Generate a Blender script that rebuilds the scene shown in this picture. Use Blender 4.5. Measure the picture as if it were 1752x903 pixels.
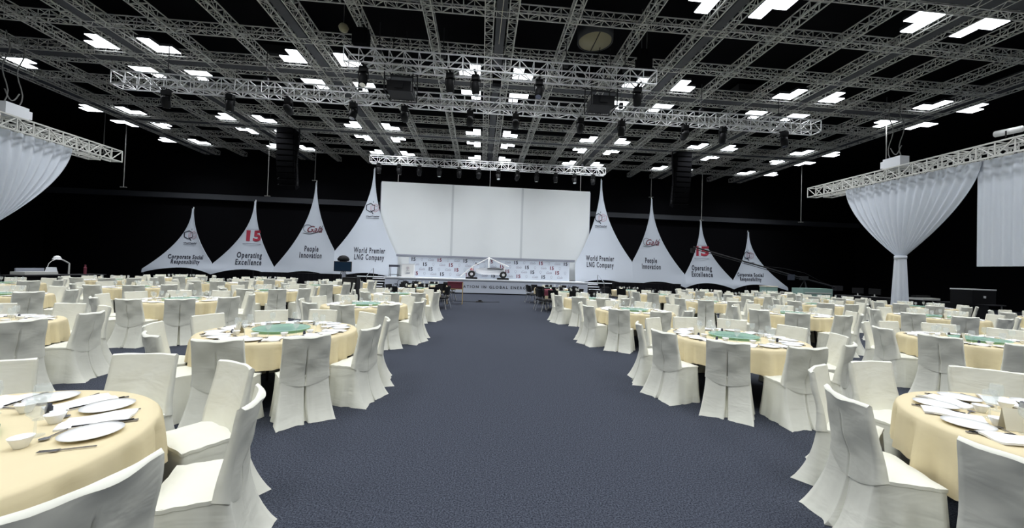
import bpy, math, random
from mathutils import Vector, Matrix
random.seed(7)
PI = math.pi
S = bpy.context.scene
COL = S.collection
for o in list(bpy.data.objects): bpy.data.objects.remove(o)

# ------------------------------------------------------------------ camera
F_PX, YAW, PITCH, ROLL, CAMH = 632.1, .0842, .0165, .0313, 1.65
cy_, sy_, cp_, sp_, cr_, sr_ = math.cos(YAW), math.sin(YAW), math.cos(PITCH), math.sin(PITCH), math.cos(ROLL), math.sin(ROLL)
A_ = Matrix(((cy_, -sy_, 0), (sy_, cy_, 0), (0, 0, 1)))
W_ = Matrix(((1, 0, 0), (0, 0, -1), (0, 1, 0)))
P_ = Matrix(((1, 0, 0), (0, cp_, sp_), (0, -sp_, cp_)))
Q_ = Matrix(((cr_, -sr_, 0), (sr_, cr_, 0), (0, 0, 1)))
MC = Q_ @ P_ @ W_ @ A_
cam_d = bpy.data.cameras.new('camera'); cam = bpy.data.objects.new('camera', cam_d); COL.objects.link(cam)
cam_d.sensor_width = 36; cam_d.lens = F_PX / 1752 * 36; cam_d.clip_start = .05; cam_d.clip_end = 200
rx, ry, rz = Vector(MC[0]), -Vector(MC[1]), -Vector(MC[2])
cam.matrix_world = Matrix(((rx.x, ry.x, rz.x, 0), (rx.y, ry.y, rz.y, 0), (rx.z, ry.z, rz.z, CAMH), (0, 0, 0, 1)))
S.camera = cam

def project(x, y, z):
    c = MC @ Vector((x, y, z - CAMH))
    if c.z < .1: return None
    return 876 + F_PX * c.x / c.z, 451.5 + F_PX * c.y / c.z, c.z
def seen(x, y, z, m=60):
    p = project(x, y, z)
    return p is not None and -m < p[0] < 1752 + m and -m < p[1] < 903 + m

# ------------------------------------------------------------------ world, exposure, lights' strength
w = bpy.data.worlds.new('world'); S.world = w; w.use_nodes = True
w.node_tree.nodes['Background'].inputs[0].default_value = (.6, .7, .9, 1)
w.node_tree.nodes['Background'].inputs[1].default_value = .02
S.view_settings.view_transform = 'Standard'; S.view_settings.look = 'None'
S.view_settings.exposure = 0.0; S.view_settings.gamma = 1; S.view_settings.use_curve_mapping = False
PANEL_POWER = 5.0        # luminous face of the ceiling panels
LAMP_W = 54.0            # downward lamp in each ceiling fixture
STAGE_W = 900.0          # each lit stage light

# ------------------------------------------------------------------ materials
def nodes(name):
    m = bpy.data.materials.new(name); m.use_nodes = True
    return m, m.node_tree.nodes, m.node_tree.links, m.node_tree.nodes['Principled BSDF']
def mat(name, col, rough=.6, metal=0, noise=0, nscale=30, bump=0, bscale=40, sheen=0, spec=.5, bdist=.01, emit=0):
    m, N, L, b = nodes(name)
    b.inputs['Base Color'].default_value = (*col, 1); b.inputs['Roughness'].default_value = rough
    b.inputs['Metallic'].default_value = metal; b.inputs['Specular IOR Level'].default_value = spec
    if emit:
        b.inputs['Emission Color'].default_value = (*col, 1); b.inputs['Emission Strength'].default_value = emit
    tc = N.new('ShaderNodeTexCoord')
    if noise:
        n = N.new('ShaderNodeTexNoise'); n.inputs['Scale'].default_value = nscale; n.inputs['Detail'].default_value = 4
        L.new(tc.outputs['Object'], n.inputs['Vector'])
        r = N.new('ShaderNodeMix'); r.data_type = 'RGBA'
        r.inputs[6].default_value = (*[c * (1 - noise) for c in col], 1); r.inputs[7].default_value = (*[min(1, c * (1 + noise)) for c in col], 1)
        L.new(n.outputs['Fac'], r.inputs[0]); L.new(r.outputs[2], b.inputs['Base Color'])
    if bump:
        n2 = N.new('ShaderNodeTexNoise'); n2.inputs['Scale'].default_value = bscale; n2.inputs['Detail'].default_value = 3
        n2.inputs['Distortion'].default_value = .6
        L.new(tc.outputs['Object'], n2.inputs['Vector'])
        bp = N.new('ShaderNodeBump'); bp.inputs['Strength'].default_value = bump; bp.inputs['Distance'].default_value = bdist
        L.new(n2.outputs['Fac'], bp.inputs['Height']); L.new(bp.outputs['Normal'], b.inputs['Normal'])
    return m
def fabric(name, col, rough=.85, crease=.6, cscale=5, dist=.03, stretch=(1, 1, 2.2)):
    m, N, L, b = nodes(name)
    b.inputs['Roughness'].default_value = rough; b.inputs['Specular IOR Level'].default_value = .15
    tc = N.new('ShaderNodeTexCoord'); oi = N.new('ShaderNodeObjectInfo')
    ad = N.new('ShaderNodeVectorMath'); ad.operation = 'ADD'
    sc = N.new('ShaderNodeVectorMath'); sc.operation = 'SCALE'; sc.inputs[3].default_value = 37
    cb = N.new('ShaderNodeCombineXYZ')
    for i in range(3): L.new(oi.outputs['Random'], cb.inputs[i])
    L.new(cb.outputs[0], sc.inputs[0])
    mp = N.new('ShaderNodeMapping'); mp.inputs['Scale'].default_value = stretch
    L.new(tc.outputs['Object'], mp.inputs['Vector']); L.new(mp.outputs[0], ad.inputs[0]); L.new(sc.outputs[0], ad.inputs[1])
    n = N.new('ShaderNodeTexNoise'); n.inputs['Scale'].default_value = cscale; n.inputs['Detail'].default_value = 3
    n.inputs['Distortion'].default_value = .5; L.new(ad.outputs[0], n.inputs['Vector'])
    bp = N.new('ShaderNodeBump'); bp.inputs['Strength'].default_value = crease; bp.inputs['Distance'].default_value = dist
    L.new(n.outputs['Fac'], bp.inputs['Height']); L.new(bp.outputs['Normal'], b.inputs['Normal'])
    r = N.new('ShaderNodeMix'); r.data_type = 'RGBA'
    r.inputs[6].default_value = (*[c * .96 for c in col], 1); r.inputs[7].default_value = (*[min(1, c * 1.04) for c in col], 1)
    L.new(n.outputs['Fac'], r.inputs[0]); L.new(r.outputs[2], b.inputs['Base Color'])
    return m
M = {}
M['ivory'] = fabric('ivory_cotton', (.80, .795, .70), crease=.38, cscale=2.8, dist=.035)
M['gold'] = fabric('gold_cloth', (.73, .63, .41), crease=.25, cscale=4, dist=.02)
M['banner'] = fabric('stretch_fabric', (.62, .67, .74), crease=.12, cscale=.5, dist=.1, stretch=(1, 1, 1))
M['screen'] = fabric('screen_fabric', (.80, .83, .83), crease=.05, cscale=.4, dist=.1, stretch=(1, 1, 1))
M['voile'] = fabric('grey_white_drape', (.66, .70, .76), crease=.3, cscale=3, dist=.05, stretch=(1, 3, .3))
M['blackdrape'] = fabric('black_drape', (.006, .006, .008), crease=.4, cscale=2, stretch=(3, 3, .3))
M['blackwall'] = mat('black_wall', (.0025, .0025, .0035), .95, spec=.1)
M['deck'] = mat('black_deck', (.003, .003, .004), .95, spec=.1)
M['deckpanel'] = mat('dark_grey_panel', (.035, .035, .035), .9)
M['beam'] = mat('dark_grey_steel', (.065, .068, .074), .7)
M['truss'] = mat('grey_truss', (.62, .62, .58), .55)
M['alu'] = mat('bright_aluminium', (.88, .88, .88), .4, metal=.25)
M['rail'] = mat('gallery_grey', (.035, .038, .045), .8)
M['plastic'] = mat('black_plastic', (.009, .009, .010), .6, spec=.25)
M['plastic2'] = mat('charcoal_plastic', (.028, .028, .031), .6, spec=.25)
M['rod'] = mat('dull_grey_rod', (.16, .16, .15), .6)
M['speaker'] = mat('matt_black_speaker', (.004, .004, .005), .9, spec=.08)
M['chrome'] = mat('chrome', (.8, .8, .82), .18, metal=1)
M['china'] = mat('white_china', (.92, .92, .90), .3, spec=.25)
M['linen'] = mat('white_linen', (.88, .88, .87), .8, bump=.2, bscale=30)
M['card'] = mat('cream_card', (.80, .76, .62), .7)
M['steel'] = mat('cutlery_steel', (.30, .30, .33), .25, metal=.8)
M['white'] = mat('white_paint', (.78, .80, .83), .5)
M['stage'] = mat('stage_fascia', (.70, .75, .84), .6)
M['red'] = mat('printed_red', (.42, .03, .06), .6)
M['maroon'] = mat('maroon_cloth', (.17, .03, .05), .7)
M['ink'] = mat('printed_dark', (.035, .04, .06), .6)
M['inkgrey'] = mat('printed_grey', (.30, .32, .38), .6)
M['pink'] = mat('printed_pink', (.55, .38, .44), .6)
M['seam_shade'] = mat('seam_shade_grey', (.60, .63, .64), .8)  # screen joints, with the frame's soft shadow put into the grey
M['wood'] = mat('pale_wood', (.55, .40, .18), .6)
M['tealbox'] = mat('teal_green_case', (.28, .42, .37), .6)
M['cream'] = mat('yellowed_diffuser', (.34, .31, .19), .6)
M['tvscreen'] = mat('dark_blue_screen', (.012, .03, .06), .15)
M['rubber'] = mat('black_rubber', (.01, .01, .01), .7)
# carpet
m, N, L, b = nodes('slate_carpet'); M['carpet'] = m
b.inputs['Roughness'].default_value = .95; b.inputs['Specular IOR Level'].default_value = .1
tc = N.new('ShaderNodeTexCoord')
n1 = N.new('ShaderNodeTexNoise'); n1.inputs['Scale'].default_value = 85; n1.inputs['Detail'].default_value = 6; n1.inputs['Roughness'].default_value = .75
n2 = N.new('ShaderNodeTexNoise'); n2.inputs['Scale'].default_value = .55; n2.inputs['Detail'].default_value = 2
L.new(tc.outputs['Object'], n1.inputs['Vector']); L.new(tc.outputs['Object'], n2.inputs['Vector'])
r1 = N.new('ShaderNodeValToRGB'); r1.color_ramp.elements[0].position = .40; r1.color_ramp.elements[1].position = .62
r1.color_ramp.elements[0].color = (.015, .018, .027, 1); r1.color_ramp.elements[1].color = (.094, .104, .132, 1)
L.new(n1.outputs['Fac'], r1.inputs[0])
mx = N.new('ShaderNodeMix'); mx.data_type = 'RGBA'; mx.blend_type = 'MULTIPLY'; mx.inputs[0].default_value = .35
L.new(r1.outputs[0], mx.inputs[6]); L.new(n2.outputs['Color'], mx.inputs[7])
hs = N.new('ShaderNodeMix'); hs.data_type = 'RGBA'; hs.inputs[0].default_value = 0
L.new(r1.outputs[0], hs.inputs[6]); L.new(r1.outputs[0], hs.inputs[7])
L.new(hs.outputs[2], b.inputs['Base Color'])
bp = N.new('ShaderNodeBump'); bp.inputs['Strength'].default_value = .25; bp.inputs['Distance'].default_value = .004
L.new(n1.outputs['Fac'], bp.inputs['Height']); L.new(bp.outputs['Normal'], b.inputs['Normal'])
# luminous panels
m = bpy.data.materials.new('luminous_panel'); m.use_nodes = True; M['light'] = m
nt = m.node_tree; nt.nodes.clear(); e = nt.nodes.new('ShaderNodeEmission'); e.inputs[0].default_value = (.90, .95, 1.0, 1); e.inputs[1].default_value = PANEL_POWER
o_ = nt.nodes.new('ShaderNodeOutputMaterial'); nt.links.new(e.outputs[0], o_.inputs[0])
# glass
def glassy(name, tint, fac, rough=.05):
    m = bpy.data.materials.new(name); m.use_nodes = True; nt = m.node_tree; nt.nodes.clear()
    t = nt.nodes.new('ShaderNodeBsdfTransparent'); t.inputs[0].default_value = (*tint, 1)
    g = nt.nodes.new('ShaderNodeBsdfPrincipled'); g.inputs['Base Color'].default_value = (*tint, 1); g.inputs['Roughness'].default_value = rough
    x = nt.nodes.new('ShaderNodeMixShader'); x.inputs[0].default_value = fac
    o = nt.nodes.new('ShaderNodeOutputMaterial')
    nt.links.new(t.outputs[0], x.inputs[1]); nt.links.new(g.outputs[0], x.inputs[2]); nt.links.new(x.outputs[0], o.inputs[0])
    return m
M['glass'] = glassy('clear_glass', (.97, .98, .98), .13)
M['teal'] = glassy('teal_glass', (.60, .82, .74), .50, .15)

# ------------------------------------------------------------------ mesh helpers
class MB:
    def __init__(s): s.v = []; s.f = []; s.mi = []
    def add(s, vs, fs, k=0):
        o = len(s.v); s.v += [tuple(p) for p in vs]; s.f += [tuple(i + o for i in f) for f in fs]; s.mi += [k] * len(fs)
    def box(s, c, d, k=0, rz=0, taper=1):
        vs = []; cz, szn = math.cos(rz), math.sin(rz)
        for z in (-1, 1):
            t = taper if z > 0 else 1
            for x, y in ((-1, -1), (1, -1), (1, 1), (-1, 1)):
                px, py = x * d[0] / 2 * t, y * d[1] / 2 * t
                vs.append((c[0] + px * cz - py * szn, c[1] + px * szn + py * cz, c[2] + z * d[2] / 2))
        s.add(vs, [(3, 2, 1, 0), (4, 5, 6, 7), (0, 1, 5, 4), (1, 2, 6, 5), (2, 3, 7, 6), (3, 0, 4, 7)], k); return s
    def bar(s, p, q, r, n=4, k=0, r2=None):
        p, q = Vector(p), Vector(q); d = q - p
        if d.length < 1e-6: return s
        d.normalize(); a = Vector((0, 0, 1)) if abs(d.z) < .9 else Vector((1, 0, 0))
        u = d.cross(a).normalized(); w = d.cross(u); r2 = r if r2 is None else r2
        off = PI / 4 if n == 4 else 0
        vs = [p + (u * math.cos(off + i * 2 * PI / n) + w * math.sin(off + i * 2 * PI / n)) * r for i in range(n)]
        vs += [q + (u * math.cos(off + i * 2 * PI / n) + w * math.sin(off + i * 2 * PI / n)) * r2 for i in range(n)]
        fs = [(i, (i + 1) % n, (i + 1) % n + n, i + n) for i in range(n)]
        if n > 4 or True: fs += [tuple(range(n))[::-1], tuple(range(n, 2 * n))]
        s.add(vs, fs, k); return s
    def path(s, pts, r, n=6, k=0):
        for a, b in zip(pts[:-1], pts[1:]): s.bar(a, b, r, n, k)
        return s
    def lathe(s, prof, n=24, c=(0, 0, 0), k=0, cap=True):
        vs = []; fs = []
        for r, z in prof:
            for i in range(n):
                a = 2 * PI * i / n; vs.append((c[0] + r * math.cos(a), c[1] + r * math.sin(a), c[2] + z))
        for j in range(len(prof) - 1):
            for i in range(n):
                i2 = (i + 1) % n; fs.append((j * n + i, j * n + i2, (j + 1) * n + i2, (j + 1) * n + i))
        if cap:
            fs.append(tuple(range(n))[::-1]); fs.append(tuple((len(prof) - 1) * n + i for i in range(n)))
        s.add(vs, fs, k); return s
    def grid(s, G, k=0, closed=False):
        nr, nc = len(G), len(G[0]); vs = [p for row in G for p in row]; fs = []
        for j in range(nr - 1):
            for i in range(nc if closed else nc - 1):
                i2 = (i + 1) % nc; fs.append((j * nc + i, j * nc + i2, (j + 1) * nc + i2, (j + 1) * nc + i))
        s.add(vs, fs, k); return s
    def sheet(s, G, th, axis=1, k=0):
        """a grid with real thickness along one axis"""
        H = [[tuple(c + (th if a == axis else 0) for a, c in enumerate(p)) for p in row] for row in G]
        nr, nc = len(G), len(G[0])
        s.grid(G, k); s.grid([r[::-1] for r in H], k)
        ring = [(0, i) for i in range(nc)] + [(j, nc - 1) for j in range(1, nr)] + [(nr - 1, i) for i in range(nc - 2, -1, -1)] + [(j, 0) for j in range(nr - 2, 0, -1)]
        s.grid([[G[j][i] for j, i in ring] + [G[0][0]], [H[j][i] for j, i in ring] + [H[0][0]]], k)
        return s
    def mesh(s, name, mats, smooth=False):
        me = bpy.data.meshes.new(name); me.from_pydata(s.v, [], s.f)
        for m_ in (mats if isinstance(mats, (list, tuple)) else [mats]): me.materials.append(m_)
        me.polygons.foreach_set('material_index', s.mi)
        if smooth: me.polygons.foreach_set('use_smooth', [True] * len(s.f))
        me.update(); return me
    def build(s, name, mats, parent=None, smooth=False, loc=(0, 0, 0)):
        return link(name, s.mesh(name, mats, smooth), parent, loc)
def link(name, me, parent=None, loc=(0, 0, 0)):
    o = bpy.data.objects.new(name, me); COL.objects.link(o); o.location = loc
    if parent: o.parent = parent
    return o
def tag(o, label, cat, group=None, kind=None):
    o['label'] = label; o['category'] = cat
    if group: o['group'] = group
    if kind: o['kind'] = kind
    return o
def thing(name, label, cat, loc=(0, 0, 0), rz=0, group=None):
    o = bpy.data.objects.new(name, None); COL.objects.link(o); o.location = loc; o.rotation_euler = (0, 0, rz)
    o.empty_display_size = .2
    return tag(o, label, cat, group)
def struct(o): o['kind'] = 'structure'; return o
def clone(root, loc, rz=0, label=None, group=None, scale=None):
    r = root.copy(); COL.objects.link(r); r.location = loc; r.rotation_euler = (0, 0, rz)
    if label: r['label'] = label
    if group: r['group'] = group
    if scale: r.scale = scale
    for ch in root.children:
        c = ch.copy(); COL.objects.link(c); c.parent = r
        for g in ch.children:
            d = g.copy(); COL.objects.link(d); d.parent = c
    return r
class Placer:
    """first placement moves the prototype itself, later ones copy it"""
    def __init__(s, root): s.root = root; s.used = False
    def put(s, loc, rz=0, label=None, group=None):
        if not s.used:
            s.used = True; s.root.location = loc; s.root.rotation_euler = (0, 0, rz)
            if label: s.root['label'] = label
            if group: s.root['group'] = group
            return s.root
        return clone(s.root, loc, rz, label, group)
def text_mesh(txt, size, ext=.004, shear=0, xs=1.0, bold=0, align='CENTER', space=1.0, line=1.0):
    cu = bpy.data.curves.new('t', 'FONT'); cu.body = txt; cu.size = size; cu.extrude = ext; cu.shear = shear
    cu.align_x = align; cu.align_y = 'CENTER'; cu.offset = bold; cu.space_character = space; cu.space_line = line; cu.resolution_u = 3
    o = bpy.data.objects.new('t', cu); COL.objects.link(o)
    dg = bpy.context.evaluated_depsgraph_get(); dg.update()
    me = bpy.data.meshes.new_from_object(o.evaluated_get(dg)); bpy.data.objects.remove(o)
    vs = [(v.co.x * xs, -v.co.z, v.co.y) for v in me.vertices]     # stands upright, faces -Y
    fs = [tuple(p.vertices) for p in me.polygons]
    bpy.data.meshes.remove(me); return vs, fs
def put_text(mb, txt, size, pos, k=0, yfun=None, **kw):
    vs, fs = text_mesh(txt, size, **kw)
    out = []
    for x, y, z in vs:
        X, Z = pos[0] + x, pos[2] + z; Y = (yfun(X, Z) if yfun else pos[1]) + y
        out.append((X, Y, Z))
    mb.add(out, fs, k)
def ribbon(mb, pts, wd, y, k=0, yfun=None, th=.006):
    """flat stroke in the XZ plane facing -Y"""
    for (x0, z0), (x1, z1) in zip(pts[:-1], pts[1:]):
        dx, dz = x1 - x0, z1 - z0; l = math.hypot(dx, dz) or 1; nx, nz = -dz / l * wd / 2, dx / l * wd / 2
        ex, ez = dx / l * wd * .3, dz / l * wd * .3
        q = [(x0 - ex + nx, z0 - ez + nz), (x0 - ex - nx, z0 - ez - nz), (x1 + ex - nx, z1 + ez - nz), (x1 + ex + nx, z1 + ez + nz)]
        yy = [(yfun(a, b_) if yfun else y) for a, b_ in q]
        vs = [(a, Y - th, b_) for (a, b_), Y in zip(q, yy)] + [(a, Y, b_) for (a, b_), Y in zip(q, yy)]
        mb.add(vs, [(0, 1, 2, 3), (7, 6, 5, 4), (0, 4, 5, 1), (1, 5, 6, 2), (2, 6, 7, 3), (3, 7, 4, 0)], k)

CX = .45             # axis of the hall
# ================================================================== ROOM SHELL
XL, XR, YB, YF, ZT = -33.5, 34.4, 31.3, -9.0, 11.6
struct(MB().box((CX, (YB + YF) / 2, -.1), (XR - XL, YB - YF, .2)).build('floor', M['carpet']))
struct(MB().box((CX, (YB + YF) / 2, ZT + .1), (XR - XL, YB - YF, .2)).build('ceiling', M['deck']))
struct(MB().box((CX, YB + .1, ZT / 2), (XR - XL, .2, ZT)).build('wall_back', M['blackwall']))
struct(MB().box((CX, YF - .1, ZT / 2), (XR - XL, .2, ZT)).build('wall_front', M['blackwall']))
struct(MB().box((XL - .1, (YB + YF) / 2, ZT / 2), (.2, YB - YF, ZT)).build('wall_left', M['blackwall']))
struct(MB().box((XR + .1, (YB + YF) / 2, ZT / 2), (.2, YB - YF, ZT)).build('wall_right', M['blackwall']))
# gallery rails on the back and side walls
struct(MB().box((CX, YB - .2, 6.65), (XR - XL, .35, .34)).box((CX, YB - .32, 6.86), (XR - XL, .1, .06)).build('trim_1', M['rail']))

# ------------------------------------------------------------------ ceiling steel grid
ZB = 10.09; SX = 7.323; BX = .423
COLX = [BX + k * SX for k in range(-3, 4)]
ROWY = [-4.75, 2.47, 9.69, 16.90, 24.11]
def ibeam(mb, c, length, axis):
    for dz, wd, h in ((0.0, .34, .04), (.25, .05, .5), (.5, .34, .04)):
        d = (length, wd, h) if axis == 'x' else (wd, length, h)
        mb.box((c[0], c[1], c[2] + dz + .02), d)
n = 4
for i, x in enumerate(COLX):
    mb = MB(); ibeam(mb, (x, 11.1, ZB), 40.2, 'y'); struct(mb.build('trim_%d' % n, M['beam'])); n += 1
for i, y in enumerate(ROWY):
    mb = MB(); ibeam(mb, (.42, y, ZB - .003), 45.0, 'x'); struct(mb.build('trim_%d' % n, M['beam'])); n += 1

def truss_mesh(length, wd=.30, ht=.30, step=.36, r=.022, rd=.014, name='lattice', mt=None, braces=True):
    """box truss along +Y from 0 to length, bottom chords at z=0"""
    mb = MB(); h = wd / 2
    for x in (-h, h):
        for z in (0, ht): mb.bar((x, 0, z), (x, length, z), r)
    k = max(1, round(length / step)); st = length / k
    for i in range(k + 1):
        y = i * st
        for z in (0, ht): mb.bar((-h, y, z), (h, y, z), rd)
        for x in (-h, h): mb.bar((x, y, 0), (x, y, ht), rd)
        if i < k and braces:
            s_ = 1 if i % 2 else -1
            mb.bar((-h * s_, y, 0), (h * s_, y + st, 0), rd)
            for x in (-h, h):
                mb.bar((x, y, 0 if s_ > 0 else ht), (x, y + st, ht if s_ > 0 else 0), rd)
    return mb.mesh(name, mt or M['truss'])
long_me = truss_mesh(40.0, name='lattice_long'); wide_me = truss_mesh(44.9, name='lattice_wide')
colname = ['leftmost beam', 'second beam from left', 'third beam from left', 'central beam', 'third beam from right', 'second beam from right', 'rightmost beam']
gname = 'grey lattice trusses of the ceiling grid'
def ctruss(me, loc, rz, label):
    o = link('ceiling_truss', me, None, loc); o.rotation_euler = (0, 0, rz); tag(o, label, 'truss', gname)
for i, x in enumerate(COLX):
    for sgn, nm in ((-1, 'left'), (1, 'right')):
        if True:
            ctruss(long_me, (x + sgn * .40, -8.8, ZB), 0, 'grey lattice truss on the %s side of the %s' % (nm, colname[i]))
for i in range(6):
    for j, nm in ((1, 'left'), (2, 'right')):
        ctruss(long_me, (COLX[i] + SX * j / 3, -8.8, ZB), 0, 'grey lattice truss, %s one between the %s and its right neighbour' % (nm, colname[i]))
rown = ['rear', 'overhead', 'near', 'middle', 'far']
for i, y in enumerate(ROWY):
    if i < 1: continue
    for sgn, nm in ((-1, 'near'), (1, 'far')):
        ctruss(wide_me, (-22.03, y + sgn * .40, ZB), -PI / 2, 'grey lattice truss on the %s side of the %s cross beam' % (nm, rown[i]))
for i in range(1, 5):
    for j, nm in ((1, 'first'), (2, 'second')):
        y = ROWY[i] + 7.215 * j / 3
        if y < 31: ctruss(wide_me, (-22.03, y, ZB), -PI / 2, 'grey lattice truss across the hall, %s one beyond the %s cross beam' % (nm, rown[i]))
for i, (x, y) in enumerate([(1.7, 10.6), (5.3, 18.3), (-5.3, 18.5), (9.0, 8.4), (-9.2, 18.0), (13.5, 18.2), (-12, 11), (16.5, 11.0)]):
    tag(MB().box((x, y, ZT - .35), (1.7, 1.5, .3)).box((x, y, ZT - .52), (1.6, 1.4, .04)).build('ceiling_panel', M['deckpanel']),
        'dark grey rectangular duct panel above the ceiling grid, %s' % ['just right of the central beam near camera', 'right of centre beyond middle cross beam', 'left of centre beyond middle cross beam',
        'right of the third beam from right', 'beside second beam from left, far', 'beside second beam from right, far', 'left of second beam from left, near', 'right of second beam from right, near'][i], 'ceiling panel', 'dark panels above the ceiling grid')

# ------------------------------------------------------------------ luminous ceiling fixtures: L of three squares
def fixture(x, y, miss, label):
    t = thing('ceiling_light', label, 'ceiling light', (x, y, ZB + .04), 0, 'L-shaped clusters of square ceiling light panels')
    q = .235
    hb = MB(); 
    for sx in (-1, 1):
        for sy in (-1, 1):
            if (sx, sy) == miss: continue
            if light_me: link('light_panel', light_me, t, (sx * q, sy * q, 0))
            hb.box((sx * q, sy * q, .09), (.465, .465, .1))
    link('housing', house_me[miss], t)
    l = bpy.data.objects.new('lamp', lamp_data); COL.objects.link(l); l.parent = t; l.location = (-miss[0] * .08, -miss[1] * .08, -.012)
    return t
lamp_data = bpy.data.lights.new('lamp', 'AREA'); lamp_data.shape = 'SQUARE'; lamp_data.size = .62; lamp_data.energy = LAMP_W
lamp_data.spread = math.radians(125); lamp_data.color = (.93, .96, 1.0)
light_me = MB().box((0, 0, .02), (.44, .44, .03)).mesh('light_panel', M['light'])
house_me = {}
for miss in ((-1, -1), (1, -1), (-1, 1), (1, 1)):
    hb = MB()
    for sx in (-1, 1):
        for sy in (-1, 1):
            if (sx, sy) != miss: hb.box((sx * .235, sy * .235, .09), (.465, .465, .1))
    house_me[miss] = hb.mesh('housing', M['plastic2'])
rowtext = rown
for i, x in enumerate(COLX):
    for r, y in enumerate(ROWY):
        for sy, nf in ((-1, 'near'), (1, 'far')):
            for sx, lr in ((-1, 'left'), (1, 'right')):
                X, Y = x + sx * 1.16, y + sy * 1.13
                if X > 24.6 or X < -24.6 or Y > 30: continue
                fixture(X, Y, (sx, -1) if sy < 0 else (sx, 1), 'L-shaped ceiling light, %s %s at crossing of %s and %s cross beam' % (nf, lr, colname[i], rowtext[r]))
    for sx, lr in ((-1, 'left'), (1, 'right')):
        X = x + sx * 1.16
        if -24.6 < X < 24.6: fixture(X, 28.2, (sx, -1), 'L-shaped ceiling light over the stage end, %s of the %s' % (lr, colname[i]))

# round diffuser drum in the ceiling
t = thing('air_diffuser', 'round black drum with yellowed disc under the ceiling grid', 'air diffuser', (3.98, 13.38, 10.25))
MB().lathe([(.62, .0), (.66, .02), (.66, .5), (.60, .5), (.60, .06), (.62, .0)], 40, cap=False).build('drum', M['beam'], t, True)
MB().lathe([(.02, .0), (.60, .03), (.60, .06), (.02, .05)], 40).build('diffuser_disc', M['cream'], t, True)
MB().bar((0, -.6, .0), (0, .6, .0), .018).bar((.3, 0, .5), (.3, 0, 1.6), .015).bar((-.3, 0, .5), (-.3, 0, 1.6), .015).build('bracket', M['plastic'], t)

# ------------------------------------------------------------------ hanging lighting trusses
def hung_truss(x0, x1, y, z, label, size=.5, drops=5, bow=0):
    t = thing('lighting_truss', label, 'truss', (x0, y, z))
    me = truss_mesh(x1 - x0, size, size, .5, .03, .018, 'truss_frame', M['alu'])
    o = link('truss_frame', me, t); o.rotation_euler = (0, 0, -PI / 2)
    for i in range(drops):
        x = (x1 - x0) * (i + .5) / drops
        MB().bar((x, 0, size), (x, 0, ZB + .1 - z), .014, 6).box((x, 0, size + .12), (.16, .12, .24)).build('chain_hoist', M['plastic2'], t)
    return t
hung_truss(-4.9, 6.2, 13.2, 8.62, 'bright silver lighting truss hanging nearest, across the middle of the hall')
hung_truss(-14.4, 15.1, 15.6, 8.35, 'long silver lighting truss hanging across hall behind the nearest one', drops=8)
hung_truss(-7.75, 8.7, 26.0, 8.72, 'silver lighting truss hanging above the white stage screen', .45, 5)

def make_spot():
    t = thing('stage_light', 'black moving stage light', 'stage light')
    MB().box((0, 0, -.12), (.26, .2, .18)).bar((0, 0, -.03), (0, 0, .06), .02, 6).box((0, 0, .035), (.08, .56, .04)).build('base', M['plastic'], t)
    MB().bar((-.17, 0, -.2), (-.17, 0, -.45), .02).bar((.17, 0, -.2), (.17, 0, -.45), .02).bar((-.17, 0, -.22), (.17, 0, -.22), .02).build('yoke', M['plastic'], t)
    h = MB().lathe([(.05, .2), (.13, .16), (.15, 0), (.14, -.22), (.11, -.25)], 14).build('lamp_head', M['plastic'], t, True, (0, 0, -.45))
    MB().lathe([(.105, -.252), (.105, -.256)], 14).build('lens', M['chrome'], h)
    return t
sp = Placer(make_spot())
spots = [('nearest hanging truss', -4.3, 13.2, 8.6, 'at its left end'), ('nearest hanging truss', -1.3, 13.2, 8.6, 'left of the centre'), ('nearest hanging truss', -.4, 13.2, 8.6, 'just left of the central beam'),
         ('nearest hanging truss', 1.9, 13.2, 8.6, 'right of the centre'), ('nearest hanging truss', 5.6, 13.2, 8.6, 'at its right end')]
for i in range(12): spots.append(('long middle hanging truss', -12.6 + i * 2.35 + .3 * math.sin(i * 3), 15.6, 8.33, 'number-free'))
for i in range(12): spots.append(('truss above the screen', -7.2 + i * 1.37, 26.0, 8.7, ''))
ordw = ['first', 'second', 'third', 'fourth', 'fifth', 'sixth', 'seventh', 'eighth', 'ninth', 'tenth', 'eleventh', 'twelfth']
cnt = {}
stage_lamp = bpy.data.lights.new('lamp', 'SPOT'); stage_lamp.energy = STAGE_W; stage_lamp.spot_size = 1.0; stage_lamp.spot_blend = .9; stage_lamp.shadow_soft_size = .1; stage_lamp.color = (.95, .97, 1)
for a, x, y, z, d in spots:
    k = cnt.get(a, 0); cnt[a] = k + 1
    o = sp.put((x, y, z), random.uniform(-.2, .2), 'black moving stage light, %s from the left under the %s' % (ordw[k], a), 'black stage lights hanging from the trusses')
    hd = [c for c in o.children if c.name.startswith('lamp_head')][0]
    hd.rotation_euler = (random.uniform(-.5, .9), 0, random.uniform(-.4, .4))
    if a.startswith('long') and k in (2, 4, 5, 6, 7, 9):
        o.rotation_euler = (0, 0, 0); dx = {2: -8, 4: -5, 5: -2, 6: 3, 7: 6, 9: 10}[k] - x
        hd.rotation_euler = (math.radians(74), 0, -math.atan2(dx, 12.6))
        l = bpy.data.objects.new('lamp', stage_lamp); COL.objects.link(l); l.parent = hd; l.location = (0, 0, -.27)

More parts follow.
